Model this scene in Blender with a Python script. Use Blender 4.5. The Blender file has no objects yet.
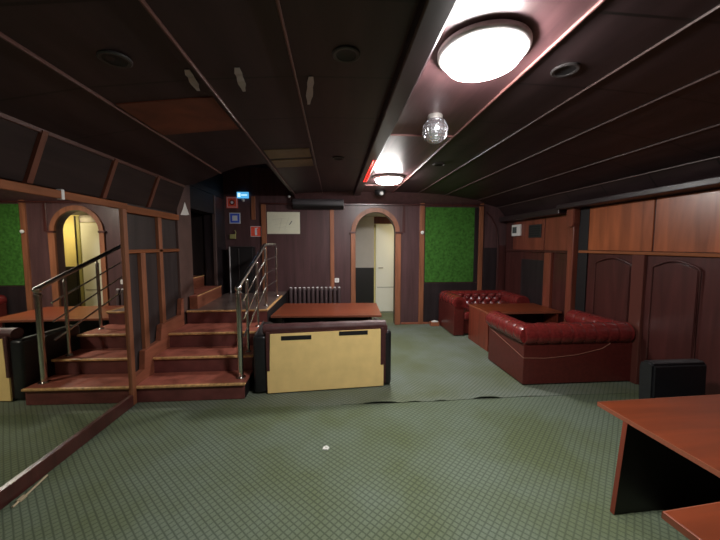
import bpy, bmesh, math, random
from math import pi, sin, cos, radians
from mathutils import Vector, Matrix
random.seed(4)
S = bpy.context.scene
COL = S.collection

# ------------------------------------------------------------------ materials
def mat(name, col, rough=0.5, metal=0.0, spec=0.5, coat=0.0, emit=None, estr=0.0,
        grain=None, bump=0.0, noise=None, trans=0.0):
    m = bpy.data.materials.new(name); m.use_nodes = True
    nt = m.node_tree; b = nt.nodes['Principled BSDF']
    b.inputs['Base Color'].default_value = (*col, 1)
    b.inputs['Roughness'].default_value = rough
    b.inputs['Metallic'].default_value = metal
    b.inputs['Specular IOR Level'].default_value = spec
    b.inputs['Coat Weight'].default_value = coat
    b.inputs['Coat Roughness'].default_value = 0.25
    b.inputs['Transmission Weight'].default_value = trans
    if emit:
        b.inputs['Emission Color'].default_value = (*emit, 1)
        b.inputs['Emission Strength'].default_value = estr
    if grain or noise:
        tc = nt.nodes.new('ShaderNodeTexCoord'); mp = nt.nodes.new('ShaderNodeMapping')
        nt.links.new(tc.outputs['Object'], mp.inputs['Vector'])
        ns = nt.nodes.new('ShaderNodeTexNoise'); ns.inputs['Detail'].default_value = 6
        if grain:
            mp.inputs['Scale'].default_value = grain[0]; ns.inputs['Scale'].default_value = 1; amt = grain[1]
            ns.inputs['Distortion'].default_value = 0.6
        else:
            ns.inputs['Scale'].default_value = noise[0]; amt = noise[1]
        nt.links.new(mp.outputs['Vector'], ns.inputs['Vector'])
        rp = nt.nodes.new('ShaderNodeValToRGB')
        rp.color_ramp.elements[0].position = 0.3; rp.color_ramp.elements[1].position = 0.7
        rp.color_ramp.elements[0].color = (*[c * (1 - amt) for c in col], 1)
        rp.color_ramp.elements[1].color = (*[min(1, c * (1 + amt)) for c in col], 1)
        nt.links.new(ns.outputs['Fac'], rp.inputs['Fac'])
        nt.links.new(rp.outputs['Color'], b.inputs['Base Color'])
        if bump:
            bp = nt.nodes.new('ShaderNodeBump'); bp.inputs['Strength'].default_value = bump
            bp.inputs['Distance'].default_value = 0.004
            nt.links.new(ns.outputs['Fac'], bp.inputs['Height'])
            nt.links.new(bp.outputs['Normal'], b.inputs['Normal'])
    return m

GV = (14, 14, 1.2); GX = (1.2, 14, 14); GY = (14, 1.2, 14)
M = {}
M['wall_wood'] = mat('dark purple brown wall wood', (.06, .026, .026), .42, grain=(GV, .3))
M['back_wood'] = mat('back wall wood', (.085, .042, .044), .4, grain=(GV, .25))
M['dark_panel'] = mat('dark panel', (.022, .016, .018), .4, grain=(GV, .3))
M['left_panel'] = mat('left wall panel', (.04, .03, .03), .45, grain=(GV, .3))
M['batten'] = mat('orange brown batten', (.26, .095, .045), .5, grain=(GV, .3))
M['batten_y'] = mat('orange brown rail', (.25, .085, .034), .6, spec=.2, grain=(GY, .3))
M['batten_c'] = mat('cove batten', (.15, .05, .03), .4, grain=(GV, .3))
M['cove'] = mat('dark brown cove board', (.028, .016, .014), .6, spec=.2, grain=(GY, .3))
M['ring_red'] = mat('dark red ring', (.22, .02, .015), .45)
M['jamb'] = mat('brown painted jamb', (.11, .062, .052), .5, noise=(5, .2))
M['bead_l'] = mat('pale pink beading', (.34, .15, .14), .35)
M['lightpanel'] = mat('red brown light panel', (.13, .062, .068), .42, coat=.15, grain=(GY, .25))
M['bead'] = mat('thin ceiling bead', (.10, .065, .06), .4)
M['batten_d'] = mat('brown ceiling batten', (.12, .055, .045), .3, coat=.3)
M['beam'] = mat('dark ceiling beam', (.026, .015, .017), .42, coat=.15)
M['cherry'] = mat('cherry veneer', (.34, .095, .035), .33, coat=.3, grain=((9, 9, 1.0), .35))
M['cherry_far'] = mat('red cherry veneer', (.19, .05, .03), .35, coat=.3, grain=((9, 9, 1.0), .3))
M['wains'] = mat('wainscot wood', (.062, .017, .015), .36, coat=.3, grain=(GV, .3))
M['wains_b'] = mat('wainscot bead', (.11, .034, .026), .3, coat=.3)
M['table'] = mat('red brown laminate', (.17, .034, .011), .38, coat=.12, grain=(GX, .22))
M['table_edge'] = mat('laminate edging', (.28, .085, .045), .45)
M['tabledark'] = mat('dark table base', (.012, .009, .009), .5)
M['boothwood'] = mat('booth table side', (.20, .04, .022), .35, grain=(GV, .25))
M['leather'] = mat('oxblood leather', (.17, .019, .018), .27, coat=.35, noise=(40, .2), bump=.15)
M['leather_base'] = mat('oxblood base panel', (.10, .016, .013), .34, noise=(30, .15))
M['cord'] = mat('welt cord', (.30, .13, .09), .5)
M['black_leather'] = mat('black leather', (.012, .012, .014), .35, noise=(40, .2), bump=.1)
M['brown_leather'] = mat('maroon leather', (.065, .018, .018), .55, noise=(40, .2))
M['yellow'] = mat('yellow backing cloth', (.93, .68, .28), .75, noise=(7, .06))
M['black'] = mat('black plastic', (.01, .01, .011), .45)
M['soot'] = mat('black painted board', (.006, .005, .006), .6)
M['chrome'] = mat('brushed steel', (.72, .70, .66), .22, metal=1)
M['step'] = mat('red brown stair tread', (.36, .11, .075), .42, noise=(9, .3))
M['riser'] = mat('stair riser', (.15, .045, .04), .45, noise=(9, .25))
M['nosing'] = mat('worn yellow nosing', (.62, .36, .15), .45, noise=(30, .35))
M['landing'] = mat('worn landing top', (.14, .10, .09), .3, noise=(5, .35))
M['stringer'] = mat('stair skirting board', (.27, .09, .05), .4, grain=(GY, .25))
M['lamp_rim'] = mat('lamp rim', (.62, .60, .60), .45)
M['lamp'] = mat('lit lamp diffuser', (.9, .9, .9), .4, emit=(1.0, .965, .93), estr=124)
M['white'] = mat('white plastic', (.78, .78, .76), .4)
M['paper'] = mat('white paper', (.78, .78, .74), .7)
M['sheet'] = mat('pale cream sheet', (.74, .74, .58), .6, noise=(6, .05))
M['ink'] = mat('faint pencil line', (.62, .62, .49), .7)
M['inkd'] = mat('dark ink', (.10, .11, .10), .6)
M['door'] = mat('white door paint', (.80, .82, .74), .4)
M['seam'] = mat('door seam', (.28, .30, .26), .5)
M['yellow_wall'] = mat('yellow plaster', (.84, .73, .32), .7, noise=(4, .06))
M['grey_wall'] = mat('grey plaster', (.42, .40, .38), .7, noise=(4, .06))
M['wain_black'] = mat('black wainscot', (.015, .014, .014), .4)
M['green'] = mat('green felt', (.048, .15, .026), .95, spec=.1, noise=(24, .35), bump=.3)
M['radiator'] = mat('radiator paint', (.07, .045, .048), .4)
M['red_sign'] = mat('red sign', (.92, .11, .06), .4)
M['blue_sign'] = mat('blue sign', (.05, .12, .75), .4)
M['pale_sign'] = mat('pale sign', (.70, .74, .80), .4)
M['exit'] = mat('lit exit sign', (.1, .4, .7), .4, emit=(.10, .50, .95), estr=.6)
M['exit_w'] = mat('lit exit symbol', (.8, .9, 1), .4, emit=(.6, .85, 1), estr=.9)
M['led'] = mat('red lit strip', (.8, .02, .02), .3, emit=(1, .03, .02), estr=1.6)
M['yel_box'] = mat('dull yellow plastic', (.38, .36, .14), .5)
M['rust'] = mat('bare rust brown ceiling board', (.17, .048, .025), .5, grain=((4, 4, 4), .35))
M['pale_board'] = mat('bare ochre ceiling board', (.20, .14, .07), .45, noise=(6, .25))
M['tape'] = mat('silver tape', (.42, .39, .37), .3, metal=.3)
M['vent'] = mat('dark grey grille', (.03, .03, .032), .4)
M['ring'] = mat('downlight ring', (.045, .04, .04), .45)
M['gold'] = mat('gilded bead', (.55, .26, .16), .25, metal=.4)
M['ac'] = mat('charcoal unit', (.055, .05, .055), .4)
M['stick'] = mat('pale bare wood', (.50, .40, .26), .6)
M['block'] = mat('wood block', (.34, .12, .06), .5)
M['screen'] = mat('grey screen', (.08, .10, .10), .2)

# mirror
m = mat('mirror glass', (.80, .77, .66), .015, metal=1); M['mirror'] = m
# disco ball
m = mat('mirror ball tiles', (.74, .74, .78), .22, metal=.9); M['ball'] = m

# lacquered ceiling boards with cross joints
m = mat('lacquered ceiling', (.05, .026, .028), .5, coat=.15, spec=.35); M['ceil'] = m
nt = m.node_tree; b = nt.nodes['Principled BSDF']; b.inputs['Coat Roughness'].default_value = .42
tc = nt.nodes.new('ShaderNodeTexCoord'); sx = nt.nodes.new('ShaderNodeSeparateXYZ')
nt.links.new(tc.outputs['Object'], sx.inputs[0])
def mth(nt, op, a, bb=None):
    n = nt.nodes.new('ShaderNodeMath'); n.operation = op
    for i, v in enumerate((a, bb)):
        if v is None: continue
        if isinstance(v, (int, float)): n.inputs[i].default_value = v
        else: nt.links.new(v, n.inputs[i])
    return n.outputs[0]
fr = mth(nt, 'FRACT', mth(nt, 'DIVIDE', mth(nt, 'ADD', sx.outputs['Y'], 2.72), .57))
joint = mth(nt, 'LESS_THAN', fr, .028)
mp = nt.nodes.new('ShaderNodeMapping'); mp.inputs['Scale'].default_value = (9, 1.3, 9)
nt.links.new(tc.outputs['Object'], mp.inputs['Vector'])
ns = nt.nodes.new('ShaderNodeTexNoise'); ns.inputs['Scale'].default_value = 1; ns.inputs['Detail'].default_value = 5
nt.links.new(mp.outputs['Vector'], ns.inputs['Vector'])
rp = nt.nodes.new('ShaderNodeValToRGB')
rp.color_ramp.elements[0].position = .3; rp.color_ramp.elements[0].color = (.021, .012, .013, 1)
rp.color_ramp.elements[1].position = .7; rp.color_ramp.elements[1].color = (.044, .025, .027, 1)
nt.links.new(ns.outputs['Fac'], rp.inputs['Fac'])
mx = nt.nodes.new('ShaderNodeMix'); mx.data_type = 'RGBA'
nt.links.new(joint, mx.inputs[0]); nt.links.new(rp.outputs['Color'], mx.inputs[6]); mx.inputs[7].default_value = (.008, .006, .006, 1)
nt.links.new(mx.outputs[2], b.inputs['Base Color'])

# carpet: grey green with a lattice of dark diagonal lines
def carpet(name, tint):
    m = mat(name, (.1, .12, .1), .95, spec=.15)
    nt = m.node_tree; b = nt.nodes['Principled BSDF']
    tc = nt.nodes.new('ShaderNodeTexCoord'); sx = nt.nodes.new('ShaderNodeSeparateXYZ')
    nz = nt.nodes.new('ShaderNodeTexNoise'); nz.inputs['Scale'].default_value = 3.0
    nt.links.new(tc.outputs['Object'], nz.inputs['Vector'])
    nt.links.new(tc.outputs['Object'], sx.inputs[0])
    wob = mth(nt, 'MULTIPLY', nz.outputs['Fac'], .012)
    P = .048
    u = mth(nt, 'ADD', mth(nt, 'ADD', sx.outputs['X'], sx.outputs['Y']), wob)
    v = mth(nt, 'ADD', mth(nt, 'SUBTRACT', sx.outputs['X'], sx.outputs['Y']), wob)
    def line(c):
        f = mth(nt, 'FRACT', mth(nt, 'DIVIDE', mth(nt, 'ADD', c, 20.0), P))
        d = mth(nt, 'ABSOLUTE', mth(nt, 'SUBTRACT', f, .5))
        r = nt.nodes.new('ShaderNodeMapRange'); r.interpolation_type = 'SMOOTHSTEP'
        nt.links.new(d, r.inputs[0]); r.inputs[1].default_value = .28; r.inputs[2].default_value = .48
        r.inputs[3].default_value = 0; r.inputs[4].default_value = 1
        return r.outputs[0]
    ln = mth(nt, 'MAXIMUM', line(u), mth(nt, 'MULTIPLY', line(v), .85))
    stain = nt.nodes.new('ShaderNodeTexNoise'); stain.inputs['Scale'].default_value = 1.6; stain.inputs['Detail'].default_value = 4
    nt.links.new(tc.outputs['Object'], stain.inputs['Vector'])
    rp = nt.nodes.new('ShaderNodeValToRGB')
    rp.color_ramp.elements[0].position = .35; rp.color_ramp.elements[0].color = (tint[0] * .78, tint[1] * .77, tint[2] * .55, 1)
    rp.color_ramp.elements[1].position = .62; rp.color_ramp.elements[1].color = (*tint, 1)
    nt.links.new(stain.outputs['Fac'], rp.inputs['Fac'])
    fuzz = nt.nodes.new('ShaderNodeTexNoise'); fuzz.inputs['Scale'].default_value = 160
    nt.links.new(tc.outputs['Object'], fuzz.inputs['Vector'])
    mx = nt.nodes.new('ShaderNodeMix'); mx.data_type = 'RGBA'
    nt.links.new(mth(nt, 'MULTIPLY', ln, .58), mx.inputs[0])
    nt.links.new(rp.outputs['Color'], mx.inputs[6])
    mx.inputs[7].default_value = (tint[0] * .22, tint[1] * .24, tint[2] * .24, 1)
    mm = nt.nodes.new('ShaderNodeMix'); mm.data_type = 'RGBA'; mm.blend_type = 'MULTIPLY'; mm.inputs[0].default_value = .5
    nt.links.new(mx.outputs[2], mm.inputs[6]); nt.links.new(fuzz.outputs['Color'], mm.inputs[7])
    nt.links.new(mth(nt, 'ADD', fuzz.outputs['Fac'], .25), mm.inputs[7])
    nt.links.new(mm.outputs[2], b.inputs['Base Color'])
    bp = nt.nodes.new('ShaderNodeBump'); bp.inputs['Strength'].default_value = .25; bp.inputs['Distance'].default_value = .003
    bp.invert = True
    nt.links.new(ln, bp.inputs['Height']); nt.links.new(bp.outputs['Normal'], b.inputs['Normal'])
    return m
M['carpet'] = carpet('diamond carpet', (.182, .224, .166))
M['carpet_back'] = carpet('diamond carpet behind the seam', (.210, .245, .200))

# ------------------------------------------------------------------ mesh helpers
class MB:
    def __init__(s): s.bm = bmesh.new()
    def box(s, x0, x1, y0, y1, z0, z1, bev=0.0, seg=2):
        t = bmesh.new(); bmesh.ops.create_cube(t, size=1)
        for v in t.verts:
            v.co = Vector(((x0 + x1) / 2 + v.co.x * (x1 - x0), (y0 + y1) / 2 + v.co.y * (y1 - y0), (z0 + z1) / 2 + v.co.z * (z1 - z0)))
        if bev: bmesh.ops.bevel(t, geom=list(t.edges), offset=bev, segments=seg, profile=.5, affect='EDGES')
        s.add(t); return s
    def add(s, t):
        me = bpy.data.meshes.new('t'); t.to_mesh(me); t.free(); s.bm.from_mesh(me); bpy.data.meshes.remove(me)
    def prism(s, pts, axis, a, b, bev=0.0):
        """polygon pts (2D) extruded along axis ('x': pts are y,z; 'y': x,z; 'z': x,y)"""
        t = bmesh.new()
        def P(p, k):
            return {'x': (k, p[0], p[1]), 'y': (p[0], k, p[1]), 'z': (p[0], p[1], k)}[axis]
        A = [t.verts.new(P(p, a)) for p in pts]; B = [t.verts.new(P(p, b)) for p in pts]
        n = len(pts)
        fs = [t.faces.new(A), t.faces.new(B[::-1])]
        for i in range(n): t.faces.new((A[i], B[i], B[(i + 1) % n], A[(i + 1) % n]))
        bmesh.ops.recalc_face_normals(t, faces=list(t.faces))
        if bev: bmesh.ops.bevel(t, geom=list(t.edges), offset=bev, segments=2, affect='EDGES')
        bmesh.ops.triangulate(t, faces=[f for f in t.faces if len(f.verts) > 4])
        s.add(t); return s
    def tube(s, pts, r, n=10, cap=True, rz=None, closed=False):
        """sweep a circle along pts; r number or list; rz = vertical squash"""
        pts = [Vector(p) for p in pts]; N = len(pts); t = bmesh.new(); rings = []
        up0 = Vector((0, 0, 1))
        for i, p in enumerate(pts):
            a = pts[i] - pts[i - 1] if (i > 0 or closed) else pts[1] - pts[0]
            b = pts[(i + 1) % N] - pts[i] if (i < N - 1 or closed) else a
            a.normalize(); b.normalize(); T = (a + b)
            if T.length < 1e-6: T = a.copy()
            T.normalize(); up = up0 if abs(T.z) < .95 else Vector((0, 1, 0))
            sd = T.cross(up).normalized(); u = sd.cross(T).normalized()
            ch = max(.35, a.dot(T)); rr = r[i] if isinstance(r, (list, tuple)) else r
            ring = []
            for k in range(n):
                th = 2 * pi * k / n
                ring.append(t.verts.new(p + sd * (cos(th) * rr / ch) + u * (sin(th) * rr * (rz or 1))))
            rings.append(ring)
        for i in range(N if closed else N - 1):
            A, B = rings[i], rings[(i + 1) % N]
            for k in range(n): t.faces.new((A[k], A[(k + 1) % n], B[(k + 1) % n], B[k]))
        if cap and not closed: t.faces.new(rings[0][::-1]); t.faces.new(rings[-1])
        bmesh.ops.recalc_face_normals(t, faces=list(t.faces))
        s.add(t); return s
    def lathe(s, prof, c, n=48, axis='z'):
        """profile of (r, h) turned round an axis through c"""
        t = bmesh.new(); rings = []
        for r, h in prof:
            if r < 1e-6: rings.append([t.verts.new(Vector(c) + ax(axis, 0, 0, h))])
            else: rings.append([t.verts.new(Vector(c) + ax(axis, r * cos(2 * pi * k / n), r * sin(2 * pi * k / n), h)) for k in range(n)])
        for A, B in zip(rings, rings[1:]):
            for k in range(n):
                q = [A[k % len(A)], A[(k + 1) % len(A)], B[(k + 1) % len(B)], B[k % len(B)]]
                q = list(dict.fromkeys(q))
                if len(q) > 2: t.faces.new(q)
        bmesh.ops.recalc_face_normals(t, faces=list(t.faces))
        s.add(t); return s
    def sphere(s, c, r, u=16, v=10, sc=(1, 1, 1)):
        t = bmesh.new(); bmesh.ops.create_uvsphere(t, u_segments=u, v_segments=v, radius=r)
        for q in t.verts: q.co = Vector((q.co.x * sc[0], q.co.y * sc[1], q.co.z * sc[2])) + Vector(c)
        s.add(t); return s
    def build(s, name, m, parent=None, smooth=False, off=None):
        me = bpy.data.meshes.new(name)
        o = (root_loc(parent) if parent else Vector((0, 0, 0))) if off is None else Vector(off)
        for v in s.bm.verts: v.co -= o
        s.bm.to_mesh(me); s.bm.free(); me.materials.append(M[m])
        if smooth:
            for p in me.polygons: p.use_smooth = True
            try: me.set_sharp_from_angle(angle=radians(38))
            except Exception: pass
        ob = bpy.data.objects.new(name, me); COL.objects.link(ob)
        if parent: ob.parent = parent
        elif off is not None: ob.location = off
        return ob
def ax(a, x, y, h): return {'z': Vector((x, y, h)), 'y': Vector((x, h, y)), 'x': Vector((h, x, y))}[a]
def root_loc(o):
    while o.parent: o = o.parent
    return Vector(o.get('_o', o.location))
def tag(o, label, cat, group=None):
    o['label'] = label; o['category'] = cat
    if group: o['group'] = group
    return o
def thing(name, loc, label, cat, group=None, rz=0):
    o = bpy.data.objects.new(name, None); COL.objects.link(o); o.location = loc; o.rotation_euler.z = rz
    o.empty_display_size = .1
    return tag(o, label, cat, group)
def struct(o): o['kind'] = 'structure'; return o
def copy_tree(o, parent=None):
    c = o.copy(); COL.objects.link(c)
    if parent: c.parent = parent
    for ch in list(o.children): copy_tree(ch, c)
    return c
TR = [0]
def trim(mb, m, parent=None):
    TR[0] += 1
    return struct(mb.build('trim_%d' % TR[0], m))

# ------------------------------------------------------------------ room shell
XL, XR, YB, YF = -1.95, 3.25, 5.9, -1.6
# floor (underlay carpet behind the seam) and front carpet
fl = struct(MB().box(-3.2, 3.4, YF - .1, 7.3, -.12, 0).build('floor', 'carpet_back'))
# front carpet: a sheet whose back edge waves and lifts
bm = bmesh.new(); nx, ny = 150, 8; grid = []
def edge_y(x): return 2.905 - .012 * sin(x * 1.9 + .6) + .004 * sin(x * 11)
def lift(x): return 0
for j in range(ny + 1):
    row = []
    for i in range(nx + 1):
        x = -1.90 + (3.245 + 1.90) * i / nx
        t = j / ny; tt = 1 - (1 - t) ** 3
        y = YF + (edge_y(x) - YF) * tt
        z = .005 + (lift(x) if j == ny else (lift(x) * .35 if j == ny - 1 else 0))
        row.append(bm.verts.new((x, y, z)))
    grid.append(row)
for j in range(ny):
    for i in range(nx): bm.faces.new((grid[j][i], grid[j][i + 1], grid[j + 1][i + 1], grid[j + 1][i]))
r = bmesh.ops.extrude_face_region(bm, geom=list(bm.faces))
for v in r['geom']:
    if isinstance(v, bmesh.types.BMVert): v.co.z -= .0045
bmesh.ops.recalc_face_normals(bm, faces=list(bm.faces))
mb = MB(); mb.bm.free(); mb.bm = bm
o = mb.build('carpet', 'carpet', smooth=True)
tag(o, 'worn grey-green diamond carpet in the foreground, ending at a curled seam', 'carpet')
# curled front edge of the carpet behind the seam
bm = bmesh.new(); g = []; n_ = 150
def curl(x):
    l = .001
    for c, w, h in ((.42, .15, .020), (1.47, .12, .022), (1.0, .05, .010), (.74, .06, .008), (1.9, .1, .003)):
        l += h * math.exp(-((x - c) / w) ** 4)
    return l
for j in range(6):
    t_ = j / 5
    g.append([bm.verts.new((.05 + 2.9 * i / n_, edge_y(.05 + 2.9 * i / n_) + .004 + .16 * t_, .001 + curl(.05 + 2.9 * i / n_) * (1 - t_) ** 2 + .002 * (1 - t_))) for i in range(n_ + 1)])
for j in range(5):
    for i in range(n_): bm.faces.new((g[j][i], g[j][i + 1], g[j + 1][i + 1], g[j + 1][i]))
r = bmesh.ops.extrude_face_region(bm, geom=list(bm.faces))
for v in r['geom']:
    if isinstance(v, bmesh.types.BMVert): v.co.z += .004
bmesh.ops.recalc_face_normals(bm, faces=list(bm.faces))
mb = MB(); mb.bm.free(); mb.bm = bm
mb.build('curled_edge', 'carpet_back', o, smooth=True)

# ceiling: shallow vault, extruded along the room
prof = [(-1.95, 1.90), (-1.83, 2.22), (-1.30, 2.32), (-.70, 2.385), (-.20, 2.42), (.37, 2.43), (1.02, 2.43), (1.50, 2.42), (2.0, 2.395), (2.65, 2.32), (3.08, 2.20), (3.25, 2.0)]
pts = prof + [(x, z + .08) for x, z in prof[::-1]]
OPEN = [(-1.95, 4.125), (-1.83, 4.125), (-1.72, 4.125), (-1.47, 3.98), (-1.30, 3.84), (-1.08, 3.68), (-.90, 3.62), (-.74, 3.62)]
def open_y(x):
    if x >= -.74: return YB + .14
    for (a, ya), (b_, yb_) in zip(OPEN, OPEN[1:]):
        if a <= x <= b_: return ya + (yb_ - ya) * (x - a) / (b_ - a)
def ceil_zz(x):
    for (a, za), (b_, zb) in zip(prof, prof[1:]):
        if a <= x <= b_: return za + (zb - za) * (x - a) / (b_ - a)
cb_ = MB()
xs = sorted(set([p[0] for p in prof] + [p[0] for p in OPEN] + [-.7401, -.7399]))
for xa, xb in zip(xs, xs[1:]):
    if xb - xa < .001: continue
    ya, yb_ = (open_y(xa + 1e-4) if xa < -.74 else YB + .14), (open_y(xb - 1e-4) if xb <= -.739 and xa < -.7399 else YB + .14)
    if xb <= -.7399: ya, yb_ = open_y(min(xa, -.7405)), open_y(min(xb, -.7405))
    t = bmesh.new()
    za, zb = ceil_zz(xa), ceil_zz(xb)
    lo = [t.verts.new(p) for p in ((xa, YF, za), (xb, YF, zb), (xb, yb_, zb), (xa, ya, za))]
    hi = [t.verts.new(p) for p in ((xa, YF, za + .08), (xb, YF, zb + .08), (xb, yb_, zb + .08), (xa, ya, za + .08))]
    t.faces.new(lo); t.faces.new(hi[::-1])
    for k in range(4): t.faces.new((lo[k], hi[k], hi[(k + 1) % 4], lo[(k + 1) % 4]))
    bmesh.ops.recalc_face_normals(t, faces=list(t.faces)); cb_.add(t)
struct(cb_.build('ceiling', 'ceil'))
struct(MB().box(-2.12, -.70, 3.5, YB, 2.86, 2.92).build('ceiling_landing', 'soot'))
struct(MB().box(-.742, -.70, 3.5, YB, 2.47, 2.86).build('wall_shaft_right', 'soot'))
struct(MB().box(-2.12, -.74, 3.5, 3.55, 2.46, 2.86).build('wall_shaft_front', 'soot'))
struct(MB().box(-2.12, -1.955, 3.55, YB, 2.31, 2.86).build('wall_shaft_left', 'soot'))
def ceil_z(x):
    for (a, za), (b_, zb) in zip(prof, prof[1:]):
        if a <= x <= b_: return za + (zb - za) * (x - a) / (b_ - a)
# long battens on the ceiling
for x, w, h, mm in ((-1.83, .03, .02, 'batten_d'), (-1.29, .012, .012, 'batten_d'), (-.69, .012, .012, 'batten_d'), (-.21, .012, .012, 'batten_d'),
                    (1.48, .007, .006, 'bead'), (1.98, .007, .006, 'bead'), (2.62, .007, .006, 'bead'), (3.06, .008, .006, 'bead')):
    z = ceil_z(x) - .004
    trim(MB().box(x - w / 2, x + w / 2, YF, (YB if x > -.65 else open_y(x)), z - h, z + .01, .004), mm)
# central light panel: dark beam on its left, thin beading on its right, cross battens
trim(MB().box(.33, .45, YF, YB, 2.37, 2.44, .012), 'beam')
trim(MB().box(.452, .464, YF, YB, 2.405, 2.43, .003), 'bead')
trim(MB().box(1.004, 1.016, YF, YB, 2.412, 2.44, .003), 'bead_l')
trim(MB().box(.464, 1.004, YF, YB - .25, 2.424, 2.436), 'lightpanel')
trim(MB().box(.45, 1.0, 2.725, 2.738, 2.413, 2.44, .003), 'bead_l')
trim(MB().box(.45, 1.0, 4.985, 4.998, 2.413, 2.44, .003), 'bead_l')
# bare boards where the lacquered ceiling sheets are missing
def ceil_board(x0, x1, y0, y1, m):
    z0, z1 = ceil_z(x0), ceil_z(x1)
    return trim(MB().prism([(x0, z0 - .008), (x1, z1 - .008), (x1, z1 + .01), (x0, z0 + .01)], 'y', y0, y1), m)
ceil_board(-1.27, -.72, 2.04, 2.56, 'rust')
ceil_board(-.66, -.24, 3.14, 3.42, 'pale_board')
ceil_board(-.66, -.24, 3.50, 3.80, 'pale_board')
# dark boards of the left cove
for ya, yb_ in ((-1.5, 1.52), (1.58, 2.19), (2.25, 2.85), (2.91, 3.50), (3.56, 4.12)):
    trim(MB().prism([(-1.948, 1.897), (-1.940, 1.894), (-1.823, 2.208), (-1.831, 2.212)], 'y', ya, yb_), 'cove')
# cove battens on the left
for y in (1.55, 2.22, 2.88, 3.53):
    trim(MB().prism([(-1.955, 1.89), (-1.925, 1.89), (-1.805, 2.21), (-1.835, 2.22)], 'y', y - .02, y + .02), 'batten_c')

# left wall: solid up to the mirror's end, framed panels, then an opening to a side stair
struct(MB().box(-2.12, -2.02, YF, 3.02, 0, 2.0).build('wall_left', 'wall_wood'))
struct(MB().box(-2.12, -1.955, 3.02, 4.14, 0, 2.3).build('wall_left_far', 'left_panel'))
trim(MB().box(-2.02, -1.93, YF, 3.02, 1.85, 1.876, .006), 'batten_y')
trim(MB().box(-1.96, -1.91, 3.10, 4.14, 1.80, 1.87, .006), 'batten_y')
trim(MB().box(-1.96, -1.92, 3.10, 4.14, 1.42, 1.455, .004), 'batten_y')
trim(MB().box(-1.96, -1.92, 3.335, 3.415, .2, 1.42, .004), 'batten')
trim(MB().box(-1.96, -1.92, 3.68, 3.75, .4, 1.80, .004), 'batten')
struct(MB().box(-2.12, -1.925, 4.13, 4.50, 0, 2.42, .004).build('wall_left_jamb', 'jamb'))
struct(MB().box(-2.12, -1.95, 5.42, 5.95, 0, 2.3).build('wall_left_end', 'dark_panel'))
trim(MB().box(-1.98, -1.935, 5.40, 5.44, .84, 2.3, .004), 'bead')
struct(MB().box(-2.12, -1.95, 4.5, 5.42, 2.0, 2.3).build('wall_left_lintel', 'soot'))
struct(MB().box(-3.2, -3.1, 4.3, 5.6, 0, 2.4).build('wall_stairwell_left', 'left_panel'))
struct(MB().box(-3.1, -2.12, 4.3, 4.4, 0, 2.4).build('wall_stairwell_front', 'dark_panel'))
struct(MB().box(-3.1, -2.12, 5.5, 5.6, 0, 2.4).build('wall_stairwell_back', 'left_panel'))
struct(MB().box(-3.2, -1.95, 4.3, 5.6, 2.4, 2.46).build('ceiling_stairwell', 'soot'))

# back wall with arch opening
AX0, AX1, ZS = .37, 1.12, 1.73
acx = (AX0 + AX1) / 2; ar = (AX1 - AX0) / 2
arc = [(acx + ar * cos(pi * k / 24), ZS + ar * sin(pi * k / 24)) for k in range(25)]
outl = [(-2.1, 0), (AX0, 0)] + arc[::-1] + [(AX1, 0), (3.4, 0), (3.4, 2.9), (-2.1, 2.9)]
struct(MB().prism(outl, 'y', YB, YB + .16).build('wall_back', 'back_wood'))
# arch casing: two pilasters and a moulded arch
oarc = lambda r: [(acx + r * cos(pi * k / 24), ZS + r * sin(pi * k / 24)) for k in range(25)]
trim(MB().prism(oarc(ar + .075) + oarc(ar - .005)[::-1], 'y', YB - .035, YB + .01, .004), 'batten')
trim(MB().box(AX0 - .08, AX0 + .005, YB - .035, YB + .01, 0, ZS, .006), 'batten')
trim(MB().box(AX1 - .005, AX1 + .10, YB - .035, YB + .01, 0, ZS, .006), 'batten')
trim(MB().box(AX0 - .11, AX0 + .01, YB - .05, YB + .01, ZS - .02, ZS + .015, .004), 'wains')
trim(MB().box(AX1 - .01, AX1 + .12, YB - .05, YB + .01, ZS - .02, ZS + .015, .004), 'wains')
# upright battens of the back wall
trim(MB().box(-1.48, -1.41, YB - .02, YB + .01, 1.95, 2.36, .004), 'batten')
trim(MB().box(-1.31, -1.225, YB - .03, YB + .01, 0, 2.22, .005), 'batten')
trim(MB().box(-.09, -.015, YB - .02, YB + .01, .3, 2.22, .004), 'batten')
trim(MB().box(1.57, 1.66, YB - .03, YB + .01, 0, 2.3, .005), 'batten')
trim(MB().box(2.71, 2.79, YB - .03, YB + .01, 0, 2.3, .005), 'batten')
trim(MB().box(1.24, 1.30, YB - .012, YB + .01, ZS, 2.24, .004), 'wains')
trim(MB().box(-1.31, 2.79, YB - .04, YB + .01, 2.22, 2.25, .005), 'wains')
trim(MB().prism([(YB - .26, 2.43), (YB + .01, 2.24), (YB + .01, 2.44)], 'x', -.7, 2.75), 'back_wood')
trim(MB().box(1.66, 2.71, YB - .012, YB + .01, .04, .78, .004), 'dark_panel')
struct(MB().box(1.24, 2.0, YB - .018, YB + .01, 0, .035, .004).build('baseboard_back', 'stringer'))
# right end of the back wall: a dark leaf with an arched bead
trim(MB().box(2.82, 3.24, YB - .012, YB + .01, .3, 1.45, .004), 'dark_panel')
trim(MB().tube([(2.84, YB - .012, 2.12), (2.95, YB - .012, 2.02), (3.04, YB - .012, 1.86), (3.08, YB - .012, 1.66), (3.09, YB - .012, 1.4), (3.09, YB - .012, .4)], .012, 8), 'wains')
trim(MB().box(3.10, 3.245, YB - .02, YB + .01, .2, 1.5, .005), 'wains')

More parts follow.
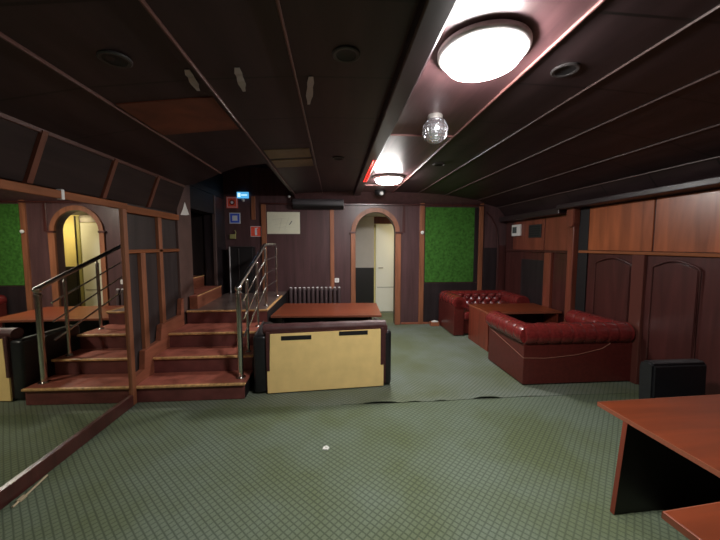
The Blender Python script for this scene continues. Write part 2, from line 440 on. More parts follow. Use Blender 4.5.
# little lobby behind the arch
struct(MB().box(-.5, 2.9, 7.08, 7.18, 0, 2.3).build('wall_lobby_back', 'yellow_wall'))
struct(MB().box(-.6, -.5, 6.06, 7.18, 0, 2.3).build('wall_lobby_left', 'grey_wall'))
struct(MB().box(2.8, 2.9, 6.06, 7.1, 0, 2.3).build('wall_lobby_right', 'yellow_wall'))
struct(MB().box(-.6, 2.9, 6.04, 7.18, 2.12, 2.2).build('ceiling_lobby', 'grey_wall'))
trim(MB().box(-.5, .86, 7.05, 7.085, 1.0, 2.12), 'grey_wall')
trim(MB().box(-.5, .86, 7.04, 7.085, 0, 1.0, .004), 'wain_black')
trim(MB().box(1.72, 2.8, 7.04, 7.085, 0, 1.05, .004), 'wain_black')
trim(MB().box(1.60, 1.66, 7.03, 7.085, 0, 2.1, .004), 'yel_box')
trim(MB().tube([(1.70, 7.06, 0), (1.70, 7.06, 2.1)], .018, 10), 'wain_black')

trim(MB().box(.86, 1.60, 7.045, 7.085, 1.97, 2.12), 'wains')
# right wall
struct(MB().box(XR, XR + .12, YF, YB + .14, 0, 2.1).build('wall_right', 'wains'))
trim(MB().box(XR - .012, XR + .01, -1.5, 3.03, 1.435, 1.97, .003), 'cherry')
trim(MB().box(XR - .012, XR + .01, 3.05, 3.88, 1.435, 1.97, .003), 'cherry')
trim(MB().box(XR - .03, XR + .01, -1.5, 4.02, 1.395, 1.43, .008), 'batten_y')
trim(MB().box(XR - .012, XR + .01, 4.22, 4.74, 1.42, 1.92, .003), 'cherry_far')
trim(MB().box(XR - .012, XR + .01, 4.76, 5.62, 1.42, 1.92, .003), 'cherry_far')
trim(MB().box(XR - .03, XR + .01, 4.2, 5.85, 1.385, 1.415, .006), 'wains')
trim(MB().box(XR - .02, XR + .01, 3.88, 4.04, .2, 1.98, .004), 'soot')
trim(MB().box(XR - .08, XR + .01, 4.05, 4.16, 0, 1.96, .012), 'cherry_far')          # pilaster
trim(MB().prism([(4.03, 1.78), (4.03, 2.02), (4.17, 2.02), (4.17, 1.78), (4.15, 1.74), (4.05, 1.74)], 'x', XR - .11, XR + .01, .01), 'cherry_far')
trim(MB().box(XR - .2, XR + .02, -1.5, 4.25, 1.985, 2.05, .01), 'beam')
trim(MB().box(XR - .16, XR + .02, 4.25, 5.88, 1.93, 2.02, .01), 'beam')
trim(MB().box(XR - .014, XR + .01, 4.70, 5.34, .25, 1.26, .005), 'dark_panel')
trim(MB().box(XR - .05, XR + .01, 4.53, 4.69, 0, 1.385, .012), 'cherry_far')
trim(MB().box(XR - .014, XR + .01, 4.22, 4.50, .25, 1.3, .005), 'wains')
trim(MB().box(XR - .03, XR + .01, 3.10, 3.24, 0, 1.395, .006), 'wains_b')
trim(MB().box(XR - .02, XR + .01, 2.30, 2.36, 0, 1.395, .005), 'wains')
def arched_panel(y0, y1):
    z0, zs, rise = .32, 1.27, .06
    top = [(y1 + (y0 - y1) * k / 16, zs + rise * sin(pi * k / 16)) for k in range(17)]
    trim(MB().prism([(y0, z0), (y1, z0)] + top, 'x', XR - .022, XR + .01, .006), 'wains')
    p = [(XR - .018, y0 - .015, z0), (XR - .018, y0 - .015, zs)] + [(XR - .018, y, z + .018) for y, z in top[::-1]] + [(XR - .018, y1 + .015, zs), (XR - .018, y1 + .015, z0)]
    trim(MB().tube(p, .008, 8), 'wains')
arched_panel(2.60, 3.0); arched_panel(3.26, 3.72); arched_panel(1.75, 2.2)
# wall behind the viewer
struct(MB().box(-2.1, 3.4, YF - .1, YF, 0, 2.6).build('wall_front', 'wall_wood'))

# ------------------------------------------------------------------ framed wall mirror (left)
mo = Vector((-1.89, 3.05, 0))
mir = thing('wall_mirror', mo, 'huge wall mirror in a brown wooden frame along the left wall', 'mirror', rz=-.012)
MB().box(mo.x - .012, mo.x, .2, 3.045, .11, 1.82).build('mirror_glass', 'mirror', mir)
MB().box(mo.x - .03, mo.x + .02, .2, 3.02, .012, .115, .004).build('bottom_rail', 'wains', mir)
MB().box(mo.x - .03, mo.x + .014, .2, 3.10, 1.82, 1.875, .004).build('top_rail', 'batten_y', mir)
MB().box(mo.x - .03, mo.x + .018, 3.02, 3.075, .012, 1.82, .004).build('end_post', 'batten', mir)
MB().box(mo.x - .03, mo.x + .018, .14, .2, .012, 1.82, .004).build('end_post', 'batten', mir)
MB().box(mo.x - .02, mo.x + .016, 2.40, 2.425, 1.815, 1.885, .002).build('bracket', 'white', mir)

# ------------------------------------------------------------------ staircase
st = thing('staircase', (-1.38, 3.5, 0), 'red-brown wooden staircase with worn yellow nosings beside the wall mirror', 'stairs')
X0, X1 = -1.895, -.88
NY = [3.07, 3.39, 3.72, 4.18]; NZ = [.17, .335, .50, .665]
for i in range(4):
    y1 = NY[i + 1] + .02 if i < 3 else 5.84
    z0 = 0 if i == 0 else NZ[i - 1] - .02
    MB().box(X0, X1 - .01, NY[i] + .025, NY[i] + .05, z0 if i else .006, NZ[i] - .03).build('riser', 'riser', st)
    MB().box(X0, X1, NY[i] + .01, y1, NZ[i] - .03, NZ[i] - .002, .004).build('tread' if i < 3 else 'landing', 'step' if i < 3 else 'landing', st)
    MB().box(X0, X1 + .005, NY[i], NY[i] + .03, NZ[i] - .024, NZ[i], .007).build('nosing', 'nosing', st)
MB().box(X1 - .025, X1 + .005, 4.18, 5.35, .645, .668, .006).build('nosing', 'nosing', st)
side = [(NY[0] + .05, .006), (NY[0] + .05, .14), (NY[1] + .03, .14), (NY[1] + .03, .305), (NY[2] + .03, .305), (NY[2] + .03, .47), (NY[3] + .03, .47), (NY[3] + .03, .635), (5.84, .635), (5.84, .006)]
MB().prism(side, 'x', X1 - .03, X1 - .005).build('side_panel', 'soot', st)
sk = [(3.09, .006), (3.09, .25), (3.25, .27), (3.27, .45), (3.56, .465), (3.60, .63), (4.04, .64), (4.08, .83), (4.122, .84), (4.122, .006)]
MB().prism(sk, 'x', XL + .002, X0 + .002, .003).build('skirting', 'stringer', st)
# winder steps turning through the left opening
MB().prism([(-1.80, 4.30), (-1.86, 5.36), (-2.6, 5.4), (-2.6, 4.52), (-1.90, 4.52), (-1.90, 4.30)], 'z', .655, .815).build('winder', 'stringer', st)
MB().prism([(-1.80, 4.30), (-1.86, 5.36), (-2.6, 5.4), (-2.6, 4.52), (-1.90, 4.52), (-1.90, 4.30)], 'z', .815, .835).build('tread', 'step', st)
MB().tube([(-1.80, 4.30, .832), (-1.86, 5.36, .832)], .008, 8).build('nosing', 'nosing', st)
MB().prism([(-2.12, 4.52), (-2.15, 5.42), (-3.08, 5.45), (-3.08, 4.45)], 'z', .82, 1.0).build('winder', 'stringer', st)
MB().tube([(-2.12, 4.52, 1.0), (-2.15, 5.42, 1.0)], .009, 8).build('nosing', 'nosing', st)

# railing
ra = thing('stair_railing', (-.93, 3.26, .17), 'brushed steel railing rising up the right edge of the staircase', 'railing')
xr = -.955
def zr(y): return 1.09 + (y - 3.26) * (1.50 - 1.09) / (4.45 - 3.26)
MB().lathe([(0, .171), (.05, .171), (.05, .176), (.027, .182), (.027, 1.0), (.034, 1.005), (.034, 1.03), (.024, 1.04), (.024, 1.055), (0, 1.055)], (xr, 3.22, 0), 20).sphere((xr, 3.22, 1.075), .036).build('newel_post', 'chrome', ra, True)
MB().tube([(xr, 3.2, zr(3.2) + .01), (xr, 3.3, zr(3.3) + .01), (xr, 4.45, 1.50), (xr, 5.3, 1.50), (xr, 5.32, 1.50)], .024, 12).sphere((xr, 3.2, zr(3.2) + .01), .027).build('handrail', 'chrome', ra, True)
for y, zb in ((3.52, .335), (3.98, .50), (4.47, .665), (5.3, .665)):
    MB().tube([(xr, y, zb + .001), (xr, y, min(zr(y), 1.5) - .06)], .017, 12).sphere((xr, y, min(zr(y), 1.5) - .06), .019, 12, 8).tube([(xr, y, min(zr(y), 1.5) - .06), (xr, y, min(zr(y), 1.5))], .008, 8).lathe([(0, zb), (.034, zb), (.03, zb + .008), (.014, zb + .014)], (xr, y, .001), 14).build('baluster', 'chrome', ra, True)
for k in range(3):
    d = .20 + .19 * k
    MB().tube([(xr, 3.36, zr(3.36) - d), (xr, 4.47, 1.5 - d), (xr, 4.475, 1.5 - d)], .0095, 8).build('rail_bar', 'chrome', ra, True)
    MB().tube([(xr, 4.47, 1.5 - d), (xr, 5.3, 1.5 - d)], .0095, 8).build('rail_bar', 'chrome', ra, True)

# black cabinet on the landing, with a pale frame and a little post
cb = thing('cabinet', (-1.62, 5.72, .665), 'black cabinet with thin grey edging at the back of the stair landing', 'cabinet')
MB().box(-1.80, -1.42, 5.66, 5.88, .667, 1.47, .006).build('body', 'soot', cb)
MB().box(-1.81, -1.795, 5.645, 5.66, .667, 1.48, .003).build('edging', 'lamp_rim', cb)
MB().box(-1.81, -1.41, 5.645, 5.66, 1.465, 1.48, .003).build('edging', 'ring', cb)
MB().box(-1.66, -1.645, 5.648, 5.66, .68, 1.44, .002).build('door_gap', 'ring', cb)

# ------------------------------------------------------------------ tables
def table(name, loc, w, d, label, rz=0, kind='panels', h=.56, zb=0.0):
    """origin on the floor under the middle of the top"""
    t = thing(name, loc, label, 'table', rz=rz)
    x, y, z = loc
    MB().box(x - w / 2 + .002, x + w / 2 - .002, y - d / 2 + .002, y + d / 2 - .002, z + h - .028, z + h, .003).build('tabletop', 'table', t)
    e = MB()
    e.box(x - w / 2, x + w / 2, y - d / 2, y - d / 2 + .003, z + h - .026, z + h - .001)
    e.box(x - w / 2, x - w / 2 + .003, y - d / 2, y + d / 2, z + h - .026, z + h - .001)
    e.box(x + w / 2 - .003, x + w / 2, y - d / 2, y + d / 2, z + h - .026, z + h - .001)
    e.box(x - w / 2, x + w / 2, y + d / 2 - .003, y + d / 2, z + h - .026, z + h - .001)
    e.build('edging', 'table_edge', t)
    return t
# table behind the yellow-backed sofa
cx, cy = -.097, 4.70
tb = table('low_table', (cx, cy, 0), 1.48, .92, 'low red-brown table behind the yellow-backed sofa', rz=-.05)
for s in (-1, 1): MB().box(cx + s * .60 - .015, cx + s * .60 + .015, cy - .36, cy + .36, .002, .532).build('leg_panel', 'tabledark', tb)
MB().box(cx - .58, cx + .58, cy - .012, cy + .012, .08, .532).build('stretcher_panel', 'tabledark', tb)
# table between the red sofas
cx, cy = 2.665, 4.575
tb = table('booth_table', (cx, cy, 0), 1.08, .66, 'red-brown table with a solid side panel between the two red sofas')
MB().box(2.13, 2.155, 4.25, 4.90, .002, .532, .002).build('side_panel', 'boothwood', tb)
MB().box(3.15, 3.175, 4.27, 4.88, .002, .532, .002).build('side_panel', 'boothwood', tb)
MB().box(2.155, 3.15, 4.56, 4.58, .1, .532).build('stretcher_panel', 'tabledark', tb)
# near right table
cx, cy = 2.34, 1.455
tb = table('side_table', (cx, cy, 0), 1.52, .63, 'large red-brown table at the right with a black panel base', rz=.035)
MB().prism([(cx - .80, .008), (cx + .70, .008), (cx + .70, .532), (cx - .755, .532)], 'y', cy + .125, cy + .145).build('base_panel', 'tabledark', tb)
MB().prism([(cx - .803, .008), (cx - .80, .008), (cx - .755, .532), (cx - .758, .532)], 'y', cy + .122, cy + .148).build('panel_edge', 'boothwood', tb)
MB().box(cx + .55, cx + .57, cy - .25, cy + .125, .008, .532).build('leg_panel', 'tabledark', tb)
MB().box(cx - .5, cx + .5, cy - .1, cy - .08, .45, .532).build('apron', 'tabledark', tb)
# nearest table, only its corner in the photo
cx, cy = 1.63, .76
tb = table('corner_table', (cx, cy, 0), .92, .52, 'nearest red-brown table, only its corner showing at the bottom right', rz=.09)
for s in (-1, 1): MB().box(cx + s * .36 - .012, cx + s * .36 + .012, cy - .2, cy + .2, .008, .532).build('leg_panel', 'tabledark', tb)
MB().box(cx - .35, cx + .35, cy - .01, cy + .01, .1, .532).build('stretcher_panel', 'tabledark', tb)

# ------------------------------------------------------------------ sofas
def pleat_path(p0, p1, step=.012):
    p0, p1 = Vector(p0), Vector(p1); n = max(2, int((p1 - p0).length / step))
    return [p0.lerp(p1, k / n) for k in range(n + 1)]
def make_chesterfield():
    """back along local -y, open towards +y; 1.22 wide, .78 deep"""
    c = Vector((2.61, 3.56, 0))
    t = thing('chesterfield_sofa', c, 'oxblood red leather sofa seen from behind, its rolled back towards the viewer', 'sofa', 'red leather sofas round the booth table')
    x0, x1, y0, y1 = 1.99, 3.23, 3.17, 3.95
    MB().box(x0, x1, y0, y0 + .20, .012, .50, .006).build('back_panel', 'leather_base', t)
    for s, xa, xb in ((0, x0, x0 + .17), (1, x1 - .17, x1)):
        MB().box(xa, xb, y0 + .19, y1, .012, .50, .006).build('arm_panel', 'leather_base', t)
        f = MB().lathe([(0, .004), (.06, .004), (.10, 0), (.107, -.02)], ((xa + xb) / 2, y1 - .004, .545), 24, 'y'); f.build('arm_scroll', 'leather', t, True)
    # rolled top: left arm, back, right arm
    zc, R = .545, .112
    def roll(a, b, pl):
        P = pleat_path(a, b); L = (P[-1] - P[0]).length
        rr = [R * (1 - .055 * (abs(cos(pi * (i / (len(P) - 1)) * L / pl)) ** 14)) for i in range(len(P))]
        return P, rr
    xa, xb, yb = x0 + .055, x1 - .098, y0 + .055
    P, rr = roll((xa, y1, zc), (xa, yb - .0, zc), .16)
    MB().tube(P + [(xa - .0, yb - .05, zc)], rr + [R * .9], 20).build('arm_roll', 'leather', t, True)
    P, rr = roll((xa - .055, yb, zc), (xb + .055, yb, zc), .13)
    MB().tube(P, rr, 20).build('back_roll', 'leather', t, True)
    P, rr = roll((xb, y1, zc), (xb, yb, zc), .16)
    MB().tube(P + [(xb, yb - .05, zc)], rr + [R * .9], 20).build('arm_roll', 'leather', t, True)
    # seat and tufted inner back
    MB().box(x0 + .16, x1 - .16, y0 + .2, y1 - .03, .03, .26, .01).build('seat_base', 'leather_base', t)
    MB().box(x0 + .165, x1 - .165, y0 + .28, y1 + .005, .255, .40, .045, 4).build('seat_cushion', 'leather', t, True)
    tb = bmesh.new(); nx, nz = 66, 26; g = []
    wx, wz = (x1 - x0 - .34) / 6, .16
    for j in range(nz + 1):
        row = []
        for i in range(nx + 1):
            x = x0 + .17 + (x1 - x0 - .34) * i / nx; z = .35 + .265 * j / nz
            u = (x - x0 - .17) / wx; v = (z - .36) / wz
            a = abs(sin(pi * (u + v) / 1.0)) * abs(sin(pi * (u - v) / 1.0))
            puff = .055 * a ** .4
            row.append(tb.verts.new((x, y0 + .215 + puff + .03 * (1 - j / nz), z)))
        g.append(row)
    for j in range(nz):
        for i in range(nx): tb.faces.new((g[j][i], g[j][i + 1], g[j + 1][i + 1], g[j + 1][i]))
    r = bmesh.ops.extrude_face_region(tb, geom=list(tb.faces))
    for v in r['geom']:
        if isinstance(v, bmesh.types.BMVert): v.co.y = y0 + .17
    bmesh.ops.recalc_face_normals(tb, faces=list(tb.faces))
    q = MB(); q.add(tb); tf = q.build('tufted_back', 'leather', t, True)
    for j, z in enumerate((.43, .575)):
        for i in range(6):
            MB().sphere((x0 + .17 + wx * (i + .5), y0 + .245, z), .012, 10, 6).build('button', 'leather_base', tf, True)
    # sagging welt
    W = [(x0 - .004, y1 - .02, .44), (x0 - .004, y1 - .25, .40), (x0 - .004, y0 + .25, .35), (x0 - .004, y0 - .004, .305), (x0 + .25, y0 - .004, .295), (x0 + .6, y0 - .004, .325), (x0 + .88, y0 - .004, .385), (x0 + .97, y0 - .004, .44)]
    MB().tube(W, .0034, 6).build('welt_cord', 'cord', t)
    for xx in (x0 + .06, x1 - .06):
        for yy in (y0 + .06, y1 - .06): MB().box(xx - .03, xx + .03, yy - .03, yy + .03, .001, .014).build('foot', 'black', t)
    return t
s2 = make_chesterfield()
s2.rotation_euler.z = 0
s1 = copy_tree(s2); s1.location = (2.56, 5.43, 0); s1.rotation_euler.z = pi
s1['label'] = 'oxblood red leather sofa against the back wall, its tufted back facing the viewer'
for ch in list(s1.children):
    if ch.name.startswith('welt_cord'): bpy.data.objects.remove(ch)

# yellow-backed sofa
c = Vector((-.12, 3.215, 0)); RZ = .075
sf = thing('sofa', c, 'black and maroon sofa with its yellow cloth back turned to the viewer', 'sofa', rz=RZ)
w = .70
MB().box(c.x - w + .12, c.x + w - .03, c.y + .012, c.y + .14, .03, .66, .01).build('back_frame', 'brown_leather', sf)
x0, x1 = c.x - .565, c.x + .625
MB().prism([(x0, .012), (x1, .012), (x1, .245), (x1 - .022, .25), (x1 - .03, .625), (x0 + .035, .615), (x0 + .022, .25), (x0, .245)], 'y', c.y - .002, c.y + .014, .002).build('back_cloth', 'yellow', sf)
for xa, xb, z in ((x0 + .14, x0 + .44, .548), (x0 + .72, x0 + 1.02, .572)):
    MB().box(xa, xb, c.y - .004, c.y + .004, z, z + .045, .002).build('slot', 'soot', sf)
# maroon padded top rail, draped a little over the cloth
P = pleat_path((c.x - .60, c.y + .07, .655), (c.x + .655, c.y + .07, .655), .02)
MB().tube(P, [.062 + .002 * sin(i * .5) for i in range(len(P))], 16, rz=.80).build('top_roll', 'brown_leather', sf, True)
for xa in (x0 + .015, x1 - .012):
    MB().box(xa - .022, xa + .012, c.y - .006, c.y + .02, .24, .64, .006).build('side_strip', 'brown_leather', sf)
for xa, xb in ((c.x - .70, x0 - .005), (x1 + .002, c.x + .715)):
    MB().box(xa, xb, c.y + .01, c.y + .64, .014, .60, .03, 3).build('arm', 'black_leather', sf, True)
    MB().tube([(xa + .02, c.y + .03, .604), (xa + .02, c.y + .62, .604)], .008, 8).build('arm_piping', 'ring', sf)
MB().box(x0, x1, c.y + .14, c.y + .60, .03, .28, .01).build('seat_base', 'black_leather', sf)
MB().box(x0 + .002, (x0 + x1) / 2 - .004, c.y + .14, c.y + .64, .28, .42, .035, 3).build('seat_cushion', 'black_leather', sf, True)
MB().box((x0 + x1) / 2 + .004, x1 - .002, c.y + .14, c.y + .64, .28, .42, .035, 3).build('seat_cushion', 'black_leather', sf, True)
for xx in (x0 + .02, x1 - .02):
    for yy in (c.y + .06, c.y + .55): MB().box(xx - .025, xx + .025, yy - .025, yy + .025, .001, .032).build('foot', 'black', sf)

# black low chair on the right
c = Vector((2.72, 2.08, 0))
ch = thing('chair', c, 'low black leather chair standing behind the right-hand table', 'chair')
t = MB(); t.prism([(2.24, .06), (2.36, .06), (2.38, .52), (2.36, .565), (2.30, .58), (2.25, .56)], 'x', 2.48, 2.95, .016); t.build('backrest', 'black_leather', ch, True)
MB().box(2.48, 2.95, 1.88, 2.26, .20, .31, .035, 3).build('seat', 'black_leather', ch, True)
MB().box(2.50, 2.93, 1.91, 2.26, .06, .205, .006).build('seat_base', 'black', ch)
for xx in (2.53, 2.90):
    for yy in (1.94, 2.31): MB().box(xx - .02, xx + .02, yy - .02, yy + .02, .006, .065).build('leg', 'black', ch)

# ------------------------------------------------------------------ ceiling fittings
ZC = 2.423
def make_lamp():
    c = Vector((.70, 1.535, ZC))
    t = thing('ceiling_lamp', c, 'big round lit ceiling lamp nearest the viewer', 'lamp', 'round ceiling lamps')
    MB().lathe([(0, -.001), (.198, -.001), (.208, -.006), (.208, -.022), (.198, -.034), (.182, -.038), (.174, -.034)], c, 64).build('rim', 'lamp_rim', t, True)
    MB().lathe([(.176, -.030), (.175, -.052), (.160, -.074), (.12, -.088), (.06, -.095), (0, -.098)], c, 64).build('diffuser', 'lamp', t, True)
    return t
l1 = make_lamp()
l2 = copy_tree(l1); l2.location = (.73, 4.38, ZC); l2['label'] = 'smaller-looking round lit ceiling lamp near the back arch'
# lobby lamp (its light spills through the arch)
lt = Vector((1.9, 6.5, 2.118))
lb = thing('wall_lamp', lt, 'round lamp on the lobby ceiling beyond the arch', 'lamp')
MB().lathe([(0, -.001), (.11, -.001), (.115, -.03)], lt, 32).build('rim', 'white', lb, True)
M['lobby'] = mat('warm lamp glass', (.9, .85, .7), .4, emit=(1, .84, .5), estr=80)
MB().lathe([(.112, -.028), (.09, -.06), (.05, -.075), (0, -.08)], lt, 32).build('diffuser', 'lobby', lb, True)

def make_down(p):
    t = thing('downlight', p, '', 'downlight', 'unlit ceiling downlights')
    MB().lathe([(.048, .012), (.050, -.003), (.062, -.005), (.068, -.001), (.068, .006)], p, 36).build('ring', 'ring', t, True)
    MB().lathe([(0, .010), (.05, .010), (.05, -.001), (.030, .004), (0, .006)], p, 36).build('lens', 'soot', t, True)
    return t
dl = None
for (x, y), lab in zip(((.06, 1.63), (1.22, 1.68), (-1.0, 1.62), (.04, 3.50), (1.20, 3.68)),
    ('unlit downlight left of the big near lamp', 'unlit downlight right of the big near lamp', 'unlit downlight at the far left of the ceiling, near the viewer',
     'unlit downlight left of the dark beam, further back', 'unlit downlight right of the mirror ball, further back')):
    p = Vector((x, y, ceil_z(x) - .006))
    if dl is None: dl = d = make_down(p)
    else: d = copy_tree(dl); d.location = p
    d['label'] = lab

# mirror ball
c = Vector((.72, 2.32, 2.318))
db = thing('mirror_ball', (c.x, c.y, ZC), 'small silver mirror ball hanging under the ceiling between the lamps', 'mirror ball')
t = bmesh.new(); bmesh.ops.create_uvsphere(t, u_segments=22, v_segments=14, radius=.092)
for f in list(t.faces): f.normal_update()
bmesh.ops.inset_individual(t, faces=list(t.faces), thickness=.0016, depth=-.0016)
for v in t.verts: v.co += Vector((random.uniform(-1, 1), random.uniform(-1, 1), random.uniform(-1, 1))) * .0016 + c
q = MB(); q.add(t); q.build('ball', 'ball', db)
MB().lathe([(0, .111), (.05, .111), (.055, .10), (.05, .07), (.04, .066), (0, .066)], c, 24).build('cap', 'tape', db, True)

# red lit strip on the beam
o = MB().tube([(.40, 3.35, 2.366), (.40, 4.45, 2.366)], .006, 8)
o.tube([(.43, 3.35, 2.366), (.43, 4.45, 2.366)], .006, 8)
tag(o.build('led_strip', 'led', off=(.4, 3.9, 2.366)), 'double red glowing strip along the ceiling beam left of the far lamp', 'light strip')

# torn silver tape on the ceiling
for (xa, ya, xb, yb, lab) in ((-.49, 1.74, -.52, 1.98, 'torn silver tape on the ceiling between two battens'),
                              (-.125, 1.84, -.165, 2.18, 'torn silver tape beside the middle ceiling batten'),
                              (-.735, 1.74, -.765, 1.95, 'torn silver tape beside the left ceiling batten')):
    za, zb_ = ceil_z(xa) - .003, ceil_z(xb) - .003
    t = bmesh.new(); L = []
    for k in range(7):
        f = k / 6; x = xa + (xb - xa) * f; y = ya + (yb - ya) * f; wd = .006 + .014 * sin(pi * (.15 + .8 * f)) * (1 + .3 * sin(k * 2.1)); z = za + (zb_ - za) * f - .006 * sin(k * 1.7) ** 2
        L.append([t.verts.new((x - wd, y, z - .004)), t.verts.new((x + wd, y, z - .002)), t.verts.new((x + wd, y, z)), t.verts.new((x - wd, y, z - .001))])
    for A, B in zip(L, L[1:]):
        for k in range(4): t.faces.new((A[k], A[(k + 1) % 4], B[(k + 1) % 4], B[k]))
    t.faces.new(L[0]); t.faces.new(L[-1][::-1]); bmesh.ops.recalc_face_normals(t, faces=list(t.faces))
    q = MB(); q.add(t); tag(q.build('tape_strip', 'tape', off=(xa, ya, za)), lab, 'tape', 'tape scraps on the ceiling')

# ------------------------------------------------------------------ back wall things
# white door in the lobby
dr = bpy.data.objects.new('door_1', None); COL.objects.link(dr); dr.location = (1.24, 7.06, 0); struct(dr)
MB().box(.90, 1.58, 7.03, 7.079, .012, 1.96, .004).build('door_leaf', 'door', dr)
MB().box(.93, 1.55, 7.026, 7.032, .555, .568).build('door_seam', 'seam', dr)
MB().tube([(.96, 7.03, 1.0), (.96, 6.985, 1.0), (1.06, 6.985, 1.0)], .009, 8).build('door_handle', 'chrome', dr, True)
# radiator
rd = thing('radiator', (-.34, YB - .07, .12), 'dark cast-iron radiator under the pale sheet on the back wall', 'radiator')
n = 12
for k in range(n):
    x = -.80 + .079 * k
    MB().box(x - .03, x + .03, YB - .125, YB - .02, .14, .72, .024, 3).build('section', 'radiator', rd, True)
    MB().sphere((x, YB - .09, .728), .026, 10, 6, (1.05, 1, .55)).build('section_cap', 'lamp_rim', rd, True)
MB().tube([(-.83, YB - .07, .68), (.10, YB - .07, .68)], .022, 10).tube([(-.83, YB - .07, .18), (.10, YB - .07, .18)], .022, 10).build('pipe', 'radiator', rd, True)
for x in (-.70, -.06): MB().box(x - .012, x + .012, YB - .1, YB - .04, .001, .15).build('foot', 'radiator', rd)
# pale sheet with faint drawing
sh = thing('notice_sheet', (-.92, YB - .006, 1.9), 'pale cream sheet with a faint drawing pinned to the back wall', 'notice')
MB().box(-1.21, -.63, YB - .012, YB - .001, 1.70, 2.09, .001).build('sheet', 'sheet', sh)
k = MB()
for (xa, za, xb, zb_) in ((-1.10, 1.80, -.72, 1.82), (-1.08, 1.86, -.80, 1.90), (-1.0, 1.75, -.95, 1.98), (-.9, 1.78, -.82, 2.0), (-1.12, 1.95, -.86, 1.97)):
    k.tube([(xa, YB - .0125, za), ((xa + xb) / 2, YB - .0125, (za + zb_) / 2 + .012), (xb, YB - .0125, zb_)], .0025, 6)
k.build('drawing', 'ink', sh)
MB().tube([(-.82, YB - .0135, 1.865), (-.80, YB - .0135, 1.885), (-.77, YB - .0135, 1.93)], .007, 6).build('ink_mark', 'inkd', sh)
# dark long unit above
ac = thing('air_unit', (-.28, YB - .08, 2.2), 'long charcoal air unit high on the back wall left of the arch', 'air conditioner')
MB().prism([(YB, 2.14), (YB - .10, 2.15), (YB - .15, 2.20), (YB - .15, 2.27), (YB - .11, 2.31), (YB, 2.31)], 'x', -.74, .16, .008).build('housing', 'ac', ac)
MB().prism([(YB - .098, 2.142), (YB - .158, 2.192), (YB - .158, 2.212), (YB - .09, 2.15)], 'x', -.73, .15).build('air_slot', 'soot', ac)
# sensors
sn = thing('ceiling_sensor', (.77, YB - .3, 2.42), 'dark dome sensor with a white eye under the ceiling above the arch', 'sensor')
MB().lathe([(0, 0), (.095, 0), (.095, -.02), (.075, -.075), (.04, -.095), (0, -.10)], (.77, YB - .42, 2.43), 24).build('dome', 'soot', sn, True)
MB().sphere((.785, YB - .49, 2.365), .036, 12, 8).build('eye', 'white', sn, True)
for o_ in sn.children: pass
cm = thing('security_camera', (-.80, YB - .05, 2.36), 'tiny white camera high on the back wall above the pale sheet', 'camera')
MB().box(-.825, -.79, YB - .03, YB - .001, 2.30, 2.40, .004).build('mount', 'wains', cm)
MB().sphere((-.807, YB - .05, 2.36), .026, 12, 8, (1, 1.1, 1)).build('eye', 'white', cm, True)
# signs
def sign(name, x0, x1, z0, z1, m, label, cat='sign', d=.008):
    t = thing(name, ((x0 + x1) / 2, YB, (z0 + z1) / 2), label, cat, 'safety signs on the back wall' if cat == 'sign' else None)
    MB().box(x0, x1, YB - d, YB - .001, z0, z1, .002).build('plate', m, t)
    return t
s = sign('alarm_sign', -1.91, -1.71, 2.15, 2.35, 'red_sign', 'red square sign with a ringed white dot, beside the lit blue sign')
cx_, cz_ = -1.81, 2.25
MB().box(-1.895, -1.725, YB - .0095, YB - .007, 2.165, 2.335).build('border', 'pale_sign', s)
MB().box(-1.887, -1.733, YB - .0105, YB - .009, 2.173, 2.327).build('field', 'red_sign', s)
MB().lathe([(0, -.0125), (.046, -.0125), (.046, -.010)], (cx_, YB, cz_), 28, 'y').build('ring', 'ring_red', s)
MB().lathe([(0, -.0145), (.024, -.0145), (.024, -.012)], (cx_, YB, cz_), 20, 'y').build('dot', 'pale_sign', s)
s = sign('square_sign', -1.865, -1.675, 1.88, 2.07, 'pale_sign', 'blue and white square sign below the red ringed sign')
MB().box(-1.85, -1.69, YB - .0095, YB - .007, 1.895, 2.055).build('field', 'blue_sign', s)
MB().box(-1.815, -1.725, YB - .011, YB - .009, 1.93, 2.02).build('symbol', 'pale_sign', s)
s = sign('exit_sign', -1.715, -1.52, 2.325, 2.43, 'exit', 'small lit blue exit sign highest on the dark left part of the back wall', 'sign', .04)
MB().box(-1.70, -1.655, YB - .043, YB - .038, 2.345, 2.41).build('symbol', 'exit_w', s)
MB().box(-1.64, -1.54, YB - .043, YB - .038, 2.37, 2.385).build('line', 'exit_w', s)
MB().sphere((-1.61, YB - .04, 2.285), .028, 12, 8).build('bulb', 'white', s, True)
s = sign('extinguisher_sign', -1.505, -1.315, 1.65, 1.835, 'pale_sign', 'red sign with a white extinguisher, left of the pale sheet')
MB().box(-1.497, -1.323, YB - .0095, YB - .007, 1.658, 1.827).build('field', 'red_sign', s)
MB().box(-1.425, -1.39, YB - .0115, YB - .009, 1.675, 1.775, .006).build('extinguisher_body', 'pale_sign', s)
MB().prism([(-1.418, 1.775), (-1.397, 1.775), (-1.397, 1.79), (-1.37, 1.80), (-1.372, 1.808), (-1.43, 1.80), (-1.43, 1.792), (-1.418, 1.79)], 'y', YB - .0115, YB - .009).build('extinguisher_head', 'pale_sign', s)
o = MB().box(-1.86, -1.76, YB - .04, YB - .001, 1.61, 1.69, .006); o.tube([(-1.765, YB - .02, 1.68), (-1.755, YB - .03, 1.73), (-1.77, YB - .03, 1.76)], .008, 8)
tag(o.build('junction_box', 'yel_box', off=(-1.81, YB, 1.65)), 'small dull yellow box with a stub of cable under the blue square sign', 'box')
so = thing('wall_socket', (.03, YB, .85), 'white socket on the back wall above the radiator end', 'socket')
MB().box(-.01, .07, YB - .02, YB - .001, .81, .89, .006).build('plate', 'white', so)
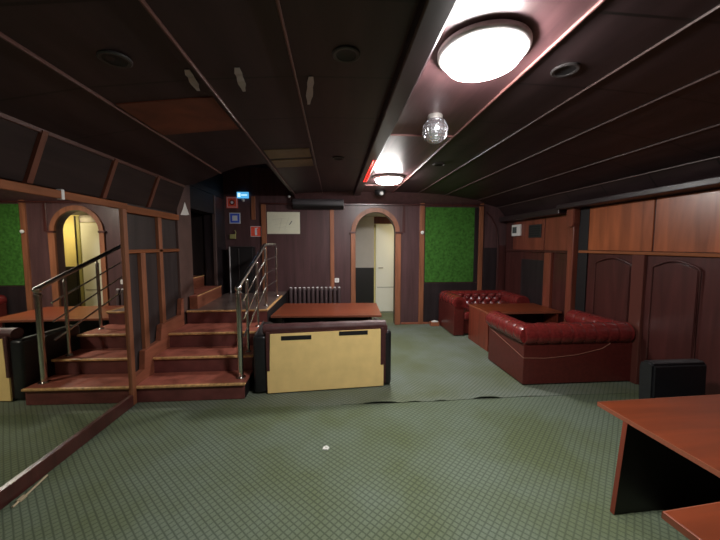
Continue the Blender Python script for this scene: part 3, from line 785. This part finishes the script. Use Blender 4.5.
MB().lathe([(0, -.0215), (.024, -.0215), (.026, -.0195)], (.03, YB, .85), 20, 'y').build('inset', 'lamp_rim', so)
# green felt board
gb = thing('green_board', (2.14, YB, 1.5), 'tall green felt board on the back wall behind the red sofa', 'board')
MB().box(1.68, 2.62, YB - .016, YB - .001, .80, 2.20, .002).build('felt', 'green', gb)
MB().box(2.62, 2.70, YB - .012, YB - .001, .80, 2.20, .002).build('border', 'dark_panel', gb)

kn = thing('wall_knob', (1.61, YB - .03, 1.73), 'small round white knob on the upright batten left of the green board', 'sensor')
MB().lathe([(0, -.034), (.014, -.034), (.014, -.05), (.030, -.056), (.032, -.068), (.02, -.078), (0, -.08)], (1.61, YB + .003, 1.73), 20, 'y').build('housing', 'white', kn, True)  # plain white knob on the batten, no sensor in it
# right wall things
th = thing('thermostat', (XR, 5.48, 1.76), 'white thermostat with a grey screen at the far end of the right wall', 'thermostat')
MB().box(XR - .05, XR - .0125, 5.36, 5.62, 1.66, 1.86, .008).build('case', 'white', th)
MB().box(XR - .053, XR - .049, 5.46, 5.59, 1.71, 1.82).build('screen', 'screen', th)
vt = thing('vent_grille', (XR, 4.98, 1.73), 'dark grille on the right wall beside the white thermostat', 'vent')
MB().box(XR - .028, XR - .0125, 4.82, 5.14, 1.62, 1.83, .004).build('plate', 'vent', vt)
for k in range(5): MB().box(XR - .032, XR - .027, 4.84, 5.12, 1.645 + k * .036, 1.66 + k * .036).build('slat', 'black', vt)

# scraps
o = MB().prism([(4.33, 2.05), (4.44, 1.90), (4.36, 1.885), (4.20, 1.875), (4.27, 1.95)], 'x', -1.924, -1.921)
tag(o.build('paper_scrap', 'paper', off=(-1.923, 4.32, 1.95)), 'torn white paper corner high on the jamb left of the stair landing', 'paper')
o = MB(); o.prism([(-.10, 2.24), (-.065, 2.235), (-.05, 2.26), (-.07, 2.285), (-.095, 2.27)], 'z', .006, .016, .002)
o.sphere((-.07, 2.262, .016), .010, 8, 6, (1.4, 1, .7))
tag(o.build('litter', 'paper', off=(-.075, 2.26, .006)), 'crumpled white scrap lying on the carpet in the middle foreground', 'litter')
o = MB(); o.tube([(-1.84, 1.86, .012), (-1.852, 1.98, .011), (-1.855, 2.10, .024)], .006, 6); o.box(-1.86, -1.835, 1.90, 1.945, .006, .02, .003)
tag(o.build('wood_stick', 'stick', off=(-1.85, 1.97, .006)), 'pale splintered stick on the carpet against the mirror frame', 'stick')
o = MB().box(1.76, 1.92, 5.70, 5.80, .001, .075, .004)
tag(o.build('wooden_block', 'block', off=(1.84, 5.75, 0)), 'small brown wooden block on the floor left of the far red sofa', 'block')
o = MB(); o.prism([(1.77, 5.71), (1.88, 5.69), (1.915, 5.74), (1.87, 5.79), (1.79, 5.77)], 'z', .077, .088, .003); o.sphere((1.84, 5.74, .09), .028, 10, 6, (1.5, 1, .5))
tag(o.build('paper_wad', 'paper', off=(1.9, 5.74, .077)), 'crumpled white paper on the wooden block beside the far red sofa', 'paper')

# ------------------------------------------------------------------ world, camera, colour management
W = bpy.data.worlds.new('World'); S.world = W; W.use_nodes = True
W.node_tree.nodes['Background'].inputs[0].default_value = (.05, .05, .06, 1)
W.node_tree.nodes['Background'].inputs[1].default_value = .2
cd = bpy.data.cameras.new('Camera'); cam = bpy.data.objects.new('Camera', cd); COL.objects.link(cam)
cam.location = (0, 0, 1.5); cd.sensor_width = 36; cd.lens = 16.0; cd.clip_start = .02
cam.rotation_euler = (radians(90) - .07797, 0, -.07773)
S.camera = cam
S.view_settings.view_transform = 'Standard'; S.view_settings.look = 'None'
S.view_settings.gamma = 1; S.view_settings.use_curve_mapping = False
S.view_settings.exposure = .5
